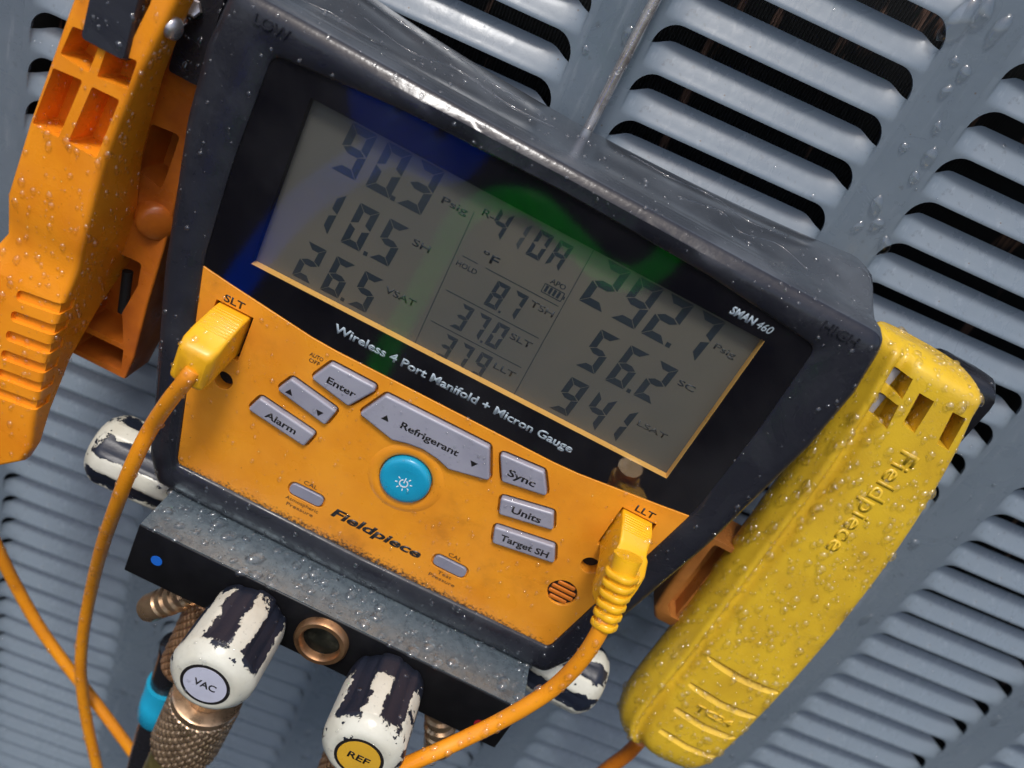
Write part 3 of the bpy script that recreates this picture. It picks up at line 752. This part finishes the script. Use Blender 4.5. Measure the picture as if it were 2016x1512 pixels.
# ------------------------------------------------------------------ orange clamp on the left
oclamp = thing('pipe_clamp', 'bright orange pipe clamp with hollow cells hanging left of the gauge', 'clamp', 'pipe clamps beside the gauge')
def stations(rows, r=2.2):
    rings = []
    for (y, xl, xr, zf, zb) in rows:
        p = rpoly([(xl, zb), (xr, zb), (xr, zf), (xl, zf)], [.8, 1.2, r, r], 4)
        rings.append([(a, y, c) for a, c in p])
    return rings
rows = [(46, -124, -101.5, 4.5, -4), (26, -128.5, -105.2, 4.4, -5), (10, -130.8, -108.6, 4.2, -9), (-4, -132.6, -110.6, 4.1, -13), (-16, -134.2, -112.0, 4.0, -16), (-30, -135.4, -112.2, 4.0, -20),
        (-39, -136.2, -112.2, 4.0, -23), (-46, -135.8, -112.6, 2.8, -27), (-52, -135.6, -113.0, 1.6, -30), (-58, -138, -113.4, 2.2, -31), (-64, -142, -113.8, 3.6, -27), (-72, -147, -114.0, 4.2, -20),
        (-90, -150, -114.2, 4.2, -10), (-108, -150, -113.8, 4.0, -5), (-120, -148, -112.8, 3.6, -2), (-127, -146, -114.5, 3.2, -2), (-134, -143, -122, 2.6, -1)]
def sm_rows(rows):
    out = []
    for i in range(len(rows)-1):
        out.append(rows[i]); out.append(tuple((a+c)/2 for a, c in zip(rows[i], rows[i+1])))
    out.append(rows[-1]); return out
body = B().loft(stations(rows)).out('front_shell', 'orange_clamp', oclamp)
cells = [[(-127.7, 13.6), (-119.9, 14.6), (-121.2, 4.6), (-129.4, 5.4)], [(-118.2, 12.2), (-109.9, 13.6), (-110.6, 5.6), (-119.0, 4.4)],
         [(-130.4, 1.2), (-122.3, 1.9), (-125.3, -15.9), (-133.0, -15.9)], [(-119.6, 1.6), (-111.9, 1.9), (-114.3, -16.1), (-122.6, -15.8)]]
cc = B()
for c_ in cells: cc.prism(ccw(rpoly(c_, .7, 3)), -6.5, 8)
cut(body, cc.out('cutter', 'orange_clamp', oclamp)); cc = B()
cc.prism(ccw([(-123.0, 60), (-124.3, 13.0), (-113.4, 13.0), (-110.2, 28), (-108.6, 60)]), -1.5, 9)
cc.prism(ccw([(-109.5, 60), (-108.6, 33.0), (-106.5, 33.4), (-104.0, 33.0), (-101.5, 31.0), (-96, 30), (-96, 60)]), -30, 9)
cut(body, cc.out('cutter', 'orange_clamp', oclamp)); cc = B()
for i in range(6):
    y = -65.8 - i*7.35
    cc.prism(ccw(rpoly([(-127.5 - i*.2, y-3.9), (-113.9, y-1.9), (-113.9, y+1.9), (-127.5 - i*.2, y-.1)], [1.9, .2, .2, 1.9], 4)), 2.7, 9)
cut(body, cc.out('cutter', 'orange_clamp', oclamp)); cc = B()
for i in range(6):
    y = -65.8 - i*7.35
    cc.prism(ccw([(-114.7, y-1.9), (-108, y-.4), (-108, y+3.0), (-114.7, y+1.9)]), -2.5, 9)
cut(body, cc.out('cutter', 'orange_clamp', oclamp)); cc = B()
for i in range(2):
    y = -62.0 - i*7.0
    cc.prism(ccw(rpoly([(-150, y-4.2), (-134.2-i*3, y-2.2), (-134.2-i*3, y+1.0), (-150, y-.2)], 1.5, 4)), 2.3, 9)
cut(body, cc.out('cutter', 'orange_clamp', oclamp)); bevel(body, .5, 2, 42)
jp = B().loft([rrect(-124.4, -112.6, 12.2, 62, -1.4, 1.0), rrect(-124.6, -112.2, 12.0, 62, 4.6, 1.2), rrect(-124.2, -112.8, 12.4, 62, 5.6, 1.2)]).out('jaw_pad', 'jaw_pad', oclamp); auto(jp, 40)
B().lathe([(1.6, 5.61), (1.2, 5.66)], (-117.8, 31.6, 0), n=10).out('torn_hole', 'black_plain', jp)
rv = B().lathe([(2.9, -1.2), (2.9, .6), (2.2, 1.3), (.4, 1.5)], (-105.0, 24.4, .6), (1, .12, .2), n=24).out('rivet', 'steel', oclamp); auto(rv, 50)
rr_ = [(24, -121, -99, -12, -30), (14, -121, -100, -14, -34), (4, -121, -100.5, -16, -38), (-14, -121, -100.5, -19, -41), (-30, -121, -101, -21, -42), (-46, -121, -101, -22, -42), (-66, -120, -101, -22, -42), (-88, -122, -100.2, -22, -40), (-97.5, -122, -101, -22, -38)]
rear = B().loft(stations(rr_, 1.0)).out('rear_shell', 'orange_dark', oclamp)
cc = B()
cc.prism(ccw(rpoly([(-113.2, -8.6), (-104.2, -7.6), (-106.2, -27), (-114.0, -24.8)], 1.5, 4)), -34, 0)
cc.prism(ccw(rpoly([(-121, -54.5), (-106.4, -54.0), (-105.6, -62), (-108.0, -74), (-104.6, -85.2), (-121, -85.2)], 1.2, 4)), -37, 0)
cc.prism(ccw(rpoly([(-121, -87.4), (-104.2, -87.0), (-103.0, -95.2), (-121, -95.8)], .8, 4)), -35, 0)
cut(rear, cc.out('cutter', 'orange_dark', oclamp)); bevel(rear, .4, 2, 42)
B().lathe([(6.0, -9), (6.4, -6), (6.4, .8), (5.9, 2.0), (4.4, 2.7), (2.2, 3.0), (.1, 3.1)], (-105.4, -38, -22), (.55, -.1, .8), n=28).out('hinge_boss', 'orange_dark', oclamp, smooth=True)
auto(B().lathe([(1.7, 0), (1.7, 15)], (-110.8, -60, -24), (.14, -1, 0), n=12).out('spring_pin', 'black_plain', oclamp))
ba = B().loft([rrect(-110.4, -98.6, 9.0, 62, -26, 1.2), rrect(-110.2, -99.2, 9.4, 62, -14, 1.0), rrect(-109.4, -100.4, 10, 62, -11.5, 1.2)]).out('rear_jaw_pad', 'black_rubber', oclamp); auto(ba, 40)
hn = B().lathe([(2.6, -1), (2.6, 1.4), (2.1, 1.8)], (-107.0, 28.6, -10.6), (.3, .2, 1), n=6).out('hex_nut', 'steel', oclamp)

# ------------------------------------------------------------------ yellow clamp on the right
yclamp = thing('pipe_clamp', 'worn yellow pipe clamp with vent slots leaning right of the gauge', 'clamp', 'pipe clamps beside the gauge')
ZF = -17.0
def yst(y, xl, xr, zf=ZF, t=1.0):
    zb = -40
    p = [(xl-3.0, zb), (xl-3.4, zf-10*t), (xl-2.0, zf-6*t), (xl+.6, zf-3.4*t), (xl+1.6, zf-1.5*t), (xl+3.4, zf-1.3*t), (xl+4.6, zf-3.8*t), (xl+6.4, zf-4.0*t), (xl+8.4, zf-.9*t), (xl+12.0, zf), (xr-9, zf), (xr-4.5, zf-.3*t), (xr-1.4, zf-1.8*t), (xr, zf-5*t), (xr+.4, zb)]
    return [(a, y, c) for a, c in p]
yrows = [yst(38.4, 108.5, 132.0, ZF-10, .5), yst(38.0, 107.2, 134.0, ZF-7.5, .6), yst(37.2, 106.0, 136.4, ZF-4.0, .8), yst(35.4, 105.4, 138.2, ZF-.8), yst(33.4, 105.4, 139.0), yst(29, 105.8, 139.4), yst(24, 107.0, 141.4), yst(10, 108.8, 145.2), yst(-8, 110.6, 149.0), yst(-26, 111.6, 151.8), yst(-44, 112.2, 153.6), yst(-64, 113.2, 155.2),
         yst(-84, 114.4, 155.8), yst(-104, 114.8, 155.8), yst(-120, 114.6, 155.4), yst(-132, 115.6, 154.6), yst(-139, 118.2, 152.8, ZF-.6), yst(-143.5, 122, 149.5, ZF-2.6, .8), yst(-146, 126, 146, ZF-7, .6)]
yb = B().loft(yrows).out('shell', 'yellow_clamp', yclamp, sub=2)
bpy.context.view_layer.update()
dg = bpy.context.evaluated_depsgraph_get(); me = bpy.data.meshes.new_from_object(yb.evaluated_get(dg), depsgraph=dg); yb.modifiers.clear(); yb.data = me; me.name = 'shell'
cc = B()
wins = [[(110.0, 31.2), (115.6, 31.2), (117.0, 24.6), (110.9, 25.9)], [(111.5, 22.6), (117.5, 22.4), (119.2, 14.6), (112.6, 15.8)], [(119.6, 28.7), (124.7, 28.6), (126.4, 17.6), (121.8, 18.2)], [(131.2, 28.4), (136.0, 28.4), (138.3, 17.7), (134.0, 17.9)]]
for w_ in wins: cc.prism(ccw(w_), -26, -8)
cc.box(137.0, 146, 24.9, 31.0, -26, -20.5); cc.box(139.0, 150, 14.6, 21.2, -26, -20.5)
for y, x0, x1 in ((-89.7, 122.9, 152.6), (-103.8, 124.5, 152.6), (-116.8, 126.4, 152.5), (-129.1, 127.4, 152.2)):
    P_ = [(x0, y+.5), (x0+6, y-.1), ((x0+x1)/2, y-.9), (x1-6, y-.4), (x1, y+.3)]
    cc.loft([[(a, c+k*h_, zz) for a, c in P_] + [(a, c-k*h_, zz) for a, c in P_[::-1]] for k, h_, zz in ((1, .12, ZF-1.5), (1, .8, ZF-.9), (1, 2.0, ZF+.3), (1, 3.0, ZF+2))])
cut(yb, cc.out('cutter', 'yellow_clamp', yclamp)); auto(yb, 32); bevel(yb, .35, 2, 40)
for w_ in wins[:2]:
    x, y = w_[0]; B().box(x+.5, x+3.6, y-7.2, y-.6, -25.6, -22).out('sensor_plate', 'silver', yclamp, bevel=.3)
B().box(119.8, 124.9, 17.4, 28.0, -25.9, -24.9).out('vent_shade', 'tray_brown', yclamp)  # brown sheet puts the shade of the vent floor into colour
B().box(131.6, 137.6, 17.4, 28.0, -25.9, -24.9).out('vent_shade', 'tray_brown', yclamp)
o = text('Fieldpiece', 0, 0, ZF-.02, 6.0, 'yellow_clamp', yclamp, width=41, bold=.012, rot=0, thick=.3)
for v in o.data.vertices:
    p = v.co/MM; v.co = Vector((128.0 - p.x*math.sin(math.radians(-6.5))*0 + p.y + (-p.x)*-.045, -9.0 - p.x, ZF-.02))*MM
text('TC24', 139.4, -112.2, ZF-.02, 3.0, 'yellow_clamp', yclamp, width=15, bold=.01, thick=.8)
pad = B().loft([rrect(128, 148.5, 10, 38, -46, 5), rrect(127, 149.5, 9, 39, -38, 6), rrect(128, 148, 11, 37, -31, 6)]).out('jaw_pad', 'black_rubber', yclamp, smooth=True)
tray = B().loft(stations([(-50, 98, 118, -26, -44), (-62, 99, 120, -26, -44), (-78, 100, 121, -27, -44), (-88, 101, 121, -28, -44), (-93, 104, 120, -30, -44)], 2)).out('rear_shell', 'tray_brown', yclamp)
cut(tray, B().prism(ccw(rpoly([(103, -52), (117.5, -52), (117.5, -88), (108, -88), (104, -84)], 1.5, 3)), -38, -10).out('cutter', 'tray_brown', yclamp)); bevel(tray, .5, 2, 42)
B().box(110.2, 111.4, -88, -52, -38, -30).out('inner_rib', 'tray_brown', yclamp)
B().tube([at(1262, 1455, -34), at(1235, 1484, -36), at(1195, 1514, -38), at(1140, 1560, -40)], 3.0, 12).out('cord', 'cord_dark', yclamp, smooth=True)

# ------------------------------------------------------------------ louvered panel
AC = thing('air_conditioner', 'grey louvered steel side of an outdoor air conditioner behind the gauge', 'air conditioner', mat=Matrix.Identity(4))
P = PITCH
cols = [(-18.2, -13.2), (-11.83, -7.47), (-6.1, -.76), (.6, 5.67), (7.0, 12.15), (13.5, 18.27), (19.6, 24.6)]
D_IN, LIP, RX, RZ = .56*P, .035*P, .46*P, .50*P
def sstep(a, b, v):
    t = max(0, min(1, (v-a)/(b-a))); return t*t*(3-2*t)
def louver_mesh(a):
    'one pressed louver, half length a (mm): free lip below, blade leaning inwards above it'
    us = []
    A1 = a - RX
    for i in range(9): us.append(A1*i/8)
    for i in range(1, 9): us.append(A1 + RX*math.sin(i/8*math.pi/2))
    us += [a + .05*P, a + .15*P]
    us = sorted(set([-u for u in us] + us))
    nt = 14; v = []; f = []; lips = []
    for x in us:
        ax_ = abs(x)
        vv_ = max(0, min(1, (ax_-A1)/RX)); Lz = -RZ*(1-math.sqrt(max(0, 1-vv_*vv_))) if ax_ < a else -RZ
        if ax_ < a:
            u = min(1, (a-ax_)/(.75*P)); e = math.sqrt(1-(1-u)**2); Zt = (P - RZ) + (.635*P - (P-RZ))*sstep(0, .6, u)
        else: e = 0; Zt = P - RZ
        lipf = sstep(0, 1.0, (a-ax_)/(.9*P)) if ax_ < a else 0
        def dep(z):
            w = max(0, z/P); d = D_IN*e*(max(0, w-.05)**1.35*1.42)
            return d - LIP*lipf*math.exp(-((z-.03*P)/(.09*P))**2)
        rows_ = []
        lips.append([(x, dep(Lz), Lz), (x, dep(Lz) + .05*P, Lz - .004*P), (x, dep(Lz) + .10*P, Lz + .06*P)])
        for k in range(nt+1):
            t = k/nt; z = Lz + t*(Zt-Lz); rows_.append((z, dep(z)))
        v += [(x, y, z) for z, y in rows_]
    nr = nt+1
    for i in range(len(us)-1):
        for k in range(nr-1): f.append((i*nr+k, (i+1)*nr+k, (i+1)*nr+k+1, i*nr+k+1))
    k = len(v)                                           # rolled-in thickness of the lip, its own faces
    for l in lips: v += l
    for i in range(len(us)-1):
        if max(abs(us[i]), abs(us[i+1])) > a*1.001: continue
        for j in range(2): f.append((k+3*i+j, k+3*i+j+1, k+3*i+4+j, k+3*i+3+j))
    me = bpy.data.meshes.new('louver'); me.from_pydata([tuple(Vector(p)*MM) for p in v], [], f)
    me.materials.append(M['paint']); me.shade_smooth(); return me
Mi = cam.matrix_world.inverted()
def project(p):
    q = Mi @ p
    if q.z > -.01: return None
    return W/2 + F*q.x/-q.z, H/2 - F*q.y/-q.z
k0, k1 = -5, 46
nl = 0
for (e0, e1) in cols:
    a = (e1-e0)*P/2; xc = (e0+e1)*P/2; me = louver_mesh(a)
    for k in range(k0, k1):
        z = (-k + .5)*P       # lip level such that the tips sit on the row lines
        seen = False
        for sx in (-a, -a/2, 0, a/2, a):
            pr = project(Vector((xc+sx, 0, z))*MM)
            if pr and -300 < pr[0] < W+300 and -300 < pr[1] < H+260: seen = True
        if not seen: continue
        o = bpy.data.objects.new('louver', me); COL.objects.link(o); o.parent = AC; o.location = (xc*MM, 0, z*MM); nl += 1
eds = [-19.6] + [e for c_ in cols for e in c_] + [25.9]
ztop, zbot = (-k0 + 1.5)*P, (-k1 + .5)*P
for i in range(0, len(eds), 2):
    x0, x1 = eds[i]*P + (.15*P if i else 0), eds[i+1]*P - (.15*P if i+2 < len(eds) else 0)
    if x1 - x0 < 1: continue
    B().box(x0 - .02, x1 + .02, zbot, ztop, 0.0, 1.2, fn=lambda p: Vector((p.x, p.z, p.y))).out('panel_strip', 'paint', AC)
q = B(); nf = 1200; fx0, fx1 = -20*P, 26*P
vv = []; ff = []
for i in range(nf+1):
    x = fx0 + (fx1-fx0)*i/nf; y = 30 + (1.2 if i % 2 else 0)
    vv += [(x, y, zbot-20), (x, y, ztop+20)]
    if i: ff.append((2*i-2, 2*i, 2*i+1, 2*i-1))
fin = mesh('coil_fins', vv, ff, 'fins', AC); fin['kind'] = 'stuff'
q = B(); q.box(fx0-6, fx1+6, 60, 62, zbot-30, ztop+30)
for (x0, x1, z0, z1) in ((fx0-8, fx0-6, zbot-30, ztop+30), (fx1+6, fx1+8, zbot-30, ztop+30)): q.box(x0, x1, 1.4, 62, z0, z1)
q.box(fx0-8, fx1+8, 1.4, 62, ztop+30, ztop+32); q.box(fx0-8, fx1+8, 1.4, 62, zbot-32, zbot-30)
q.out('casing', 'inside', AC)

# ------------------------------------------------------------------ ground in front, and added unseen tubes that the window mirrors
gm = bpy.data.meshes.new('ground'); gm.from_pydata([(-200, -250, -1.05), (200, -250, -1.05), (200, 150, -1.05), (-200, 150, -1.05)], [], [(0, 1, 2, 3)]); gm.materials.append(M['ground'])
go = bpy.data.objects.new('ground', gm); COL.objects.link(go); tag(go, kind='structure')

def mirrored(x, y, k):
    return Vector((x + (x-CAM_DEV.x)*k, y + (y-CAM_DEV.y)*k, CAM_DEV.z*k))
bh = thing('added_reflection_tube', 'unseen blue tube added to be mirrored in the upper left of the gauge window', 'hose')
B().tube([mirrored(*p) for p in ((-20, 75, 1.5), (-34, 48, 1.5), (-42, 28, 1.5), (-52, 12, 1.5), (-60, -2, 1.55), (-66, -20, 1.6), (-72, -48, 1.6), (-80, -90, 1.6))], 11, 20).out('hose', 'blue_reflection_tube', bh, smooth=True)
B().tube([mirrored(*p) for p in ((-30, 80, 1.8), (-26, 52, 1.8), (-26, 34, 1.8), (-32, 26, 1.85), (-52, 30, 1.9), (-58, 60, 1.9))], 16, 20).out('hose', 'blue_reflection_tube', bh, smooth=True)
gh = thing('added_reflection_tube', 'unseen green tube added to be mirrored as an arch at the top middle of the gauge window', 'hose')
B().tube([mirrored(*p) for p in ((-24, -60, 1.5), (-22, -20, 1.5), (-20.5, 4, 1.5), (-20, 14, 1.5), (-15, 23, 1.5), (-4, 28, 1.5), (10, 24.5, 1.5), (20, 21.5, 1.5), (29, 24, 1.5), (33, 36, 1.55), (28, 60, 1.6))], 8.5, 20).out('hose', 'green_reflection_tube', gh, smooth=True)

# ------------------------------------------------------------------ rain drops
def dome(c, n, down, r, flat, el, nseg=9):
    'one sessile drop: low dome, a little longer and fuller downhill'
    n = n.normalized(); d = (down - n*down.dot(n)); d = d.normalized() if d.length > 1e-6 else n.orthogonal().normalized(); s = d.cross(n)
    ph = [rnd.uniform(0, 6.28) for _ in range(2)]; v = []; f = []
    prof = ((1.0, -.25), (1.03, .08), (.86, .52), (.5, .88))
    for rr, hh in prof:
        for i in range(nseg):
            a = 2*math.pi*i/nseg; k = r*rr*(1 + .10*math.sin(2*a+ph[0]) + .07*math.sin(3*a+ph[1]))
            v.append(c + d*(math.cos(a)*k*el + (hh*r*.18)) + s*math.sin(a)*k + n*(hh*r*flat))
    v.append(c + n*r*flat + d*r*.12)
    for k in range(len(prof)-1):
        for i in range(nseg): f.append((k*nseg+i, (k+1)*nseg+i, (k+1)*nseg+(i+1) % nseg, k*nseg+(i+1) % nseg))
    L_ = (len(prof)-1)*nseg
    for i in range(nseg): f.append((L_+i, L_+nseg, L_+(i+1) % nseg))
    return v, f

CAMW = cam.matrix_world.translation
DOWN = Vector((0, 0, -1))
def droplets(parent, objs, n, rmin, rmax, power=2.2, flat=.5, nmin=.12, clump=0.0, test=None, mat='water'):
    bpy.context.view_layer.update(); dg = bpy.context.evaluated_depsgraph_get()
    tris = []; acc = []; tot = 0
    for o in objs:
        ev = o.evaluated_get(dg); me = ev.to_mesh(); me.calc_loop_triangles(); mw_ = o.matrix_world
        for t in me.loop_triangles:
            a, b2, c = (mw_ @ me.vertices[i].co for i in t.vertices)
            nn = (b2-a).cross(c-a); ar = nn.length/2
            if ar < 1e-10: continue
            nn.normalize(); ctr = (a+b2+c)/3; vd = (CAMW-ctr).normalized()
            if nn.dot(vd) < nmin: continue
            if ar < 4e-4:
                pr = project(ctr)
                if not pr or not (-40 < pr[0] < W+40 and -40 < pr[1] < H+40): continue
            tot += ar; tris.append((a, b2, c, nn)); acc.append(tot)
        ev.to_mesh_clear()
    if not tris: return
    import bisect
    inv = parent.matrix_world.inverted(); V = []; Fc = []; used = []; cl = None
    tries = 0
    while len(used) < n and tries < n*6:
        tries += 1
        a, b2, c, nn = tris[min(len(tris)-1, bisect.bisect(acc, rnd.random()*tot))]
        u, w_ = rnd.random(), rnd.random()
        if u+w_ > 1: u, w_ = 1-u, 1-w_
        p = a + (b2-a)*u + (c-a)*w_
        pr = project(p)
        if not pr or not (-30 < pr[0] < W+30 and -30 < pr[1] < H+30): continue
        if test and not test(inv @ p / MM): continue
        r = (rmin + (rmax-rmin)*rnd.random()**power)*MM
        if any((p-q_).length < (r+r2)*.95 for q_, r2 in used[-400:]): continue
        used.append((p, r))
        v, f = dome(p, nn, DOWN, r, flat*rnd.uniform(.8, 1.15), rnd.uniform(1.0, 1.45), 10 if r > .0008 else 7)
        k = len(V); V += [inv @ q_ for q_ in v]; Fc += [tuple(i+k for i in q_) for q_ in f]
    me = bpy.data.meshes.new('water_droplets'); me.from_pydata([tuple(q_) for q_ in V], [], Fc); me.materials.append(M[mat]); me.shade_smooth()
    o = bpy.data.objects.new('water_droplets', me); COL.objects.link(o); o.parent = parent; o['kind'] = 'stuff'
    return o

droplets(G, [blk.children[0]], 430, .35, 2.5, 1.9, .8, mat='water_deep')
droplets(G, [face], 700, .16, .75, 3.0, .75)
droplets(G, [pane], 760, .14, .75, 2.8, .78)
droplets(G, [boot], 700, .15, .9, 3.0, .7, .2)
droplets(G, [c_ for c_ in G.children if c_.name.startswith(('button', 'power_button'))], 170, .16, .62, 2.5, .7)
droplets(G, [c_ for c_ in G.children if c_.name.startswith('valve_knob')], 150, .2, .8, 2.6, .7)
droplets(G, [rod], 26, .3, .9, 1.5, .78)
droplets(yclamp, [yb], 1600, .22, 1.75, 3.2, .78)
droplets(yclamp, [pad], 20, .3, .8, 1.5, .78)
droplets(oclamp, [body], 620, .22, 1.15, 2.5, .78)
droplets(oclamp, [jp, ba], 60, .3, 1.1, 1.8, .75)
droplets(sl, [sc_, pl], 150, .25, 1.15, 2.0, .75)
droplets(ll, [lc, pl2, core], 130, .25, 1.4, 2.0, .75)
droplets(oc, [lo], 60, .3, 1.0, 1.8, .75)
droplets(AC, [c_ for c_ in AC.children if c_.name.startswith('panel_strip')], 170, .3, 2.2, 2.2, .4)
droplets(AC, [c_ for c_ in AC.children if c_.name.startswith('louver')], 520, .18, .9, 2.4, .65)
# the big runs of water on the panel at the upper right
V, Fc = [], []
for px, py, r, el in ((1742, 482, 2.4, 1.6), (1688, 447, 1.9, 1.5), (1862, 180, 2.0, 1.3), (1890, 40, 4.2, 2.0), (1935, 25, 3.2, 1.6), (1725, 405, 2.4, 1.8), (1800, 350, 2.0, 1.3), (1845, 250, 1.8, 1.2), (1880, 120, 1.5, 1.2), (1965, 60, 2.6, 2.2), (1780, 290, 1.6, 1.2), (1758, 180, 0, 0), (1830, 310, 2.2, 1.9), (1705, 1220, 2.0, 2.2), (1560, 1410, 1.7, 2.0), (1960, 1420, 1.8, 2.2)):
    if r == 0: continue
    d = cam.matrix_world.to_3x3() @ Vector(((px - W/2)/F, -(py - H/2)/F, -1.0)); p = CAMW + d*(-CAMW.y/d.y)
    v, f = dome(p, Vector((0, -1, 0)), DOWN + Vector((rnd.uniform(-.3, .3), 0, 0)), r*MM*.85, .6, el, 14)
    k = len(V); V += v; Fc += [tuple(i+k for i in q_) for q_ in f]
me = bpy.data.meshes.new('water_droplets'); me.from_pydata([tuple(q_) for q_ in V], [], Fc); me.materials.append(M['water']); me.shade_smooth()
o = bpy.data.objects.new('water_droplets', me); COL.objects.link(o); o.parent = AC; o['kind'] = 'stuff'
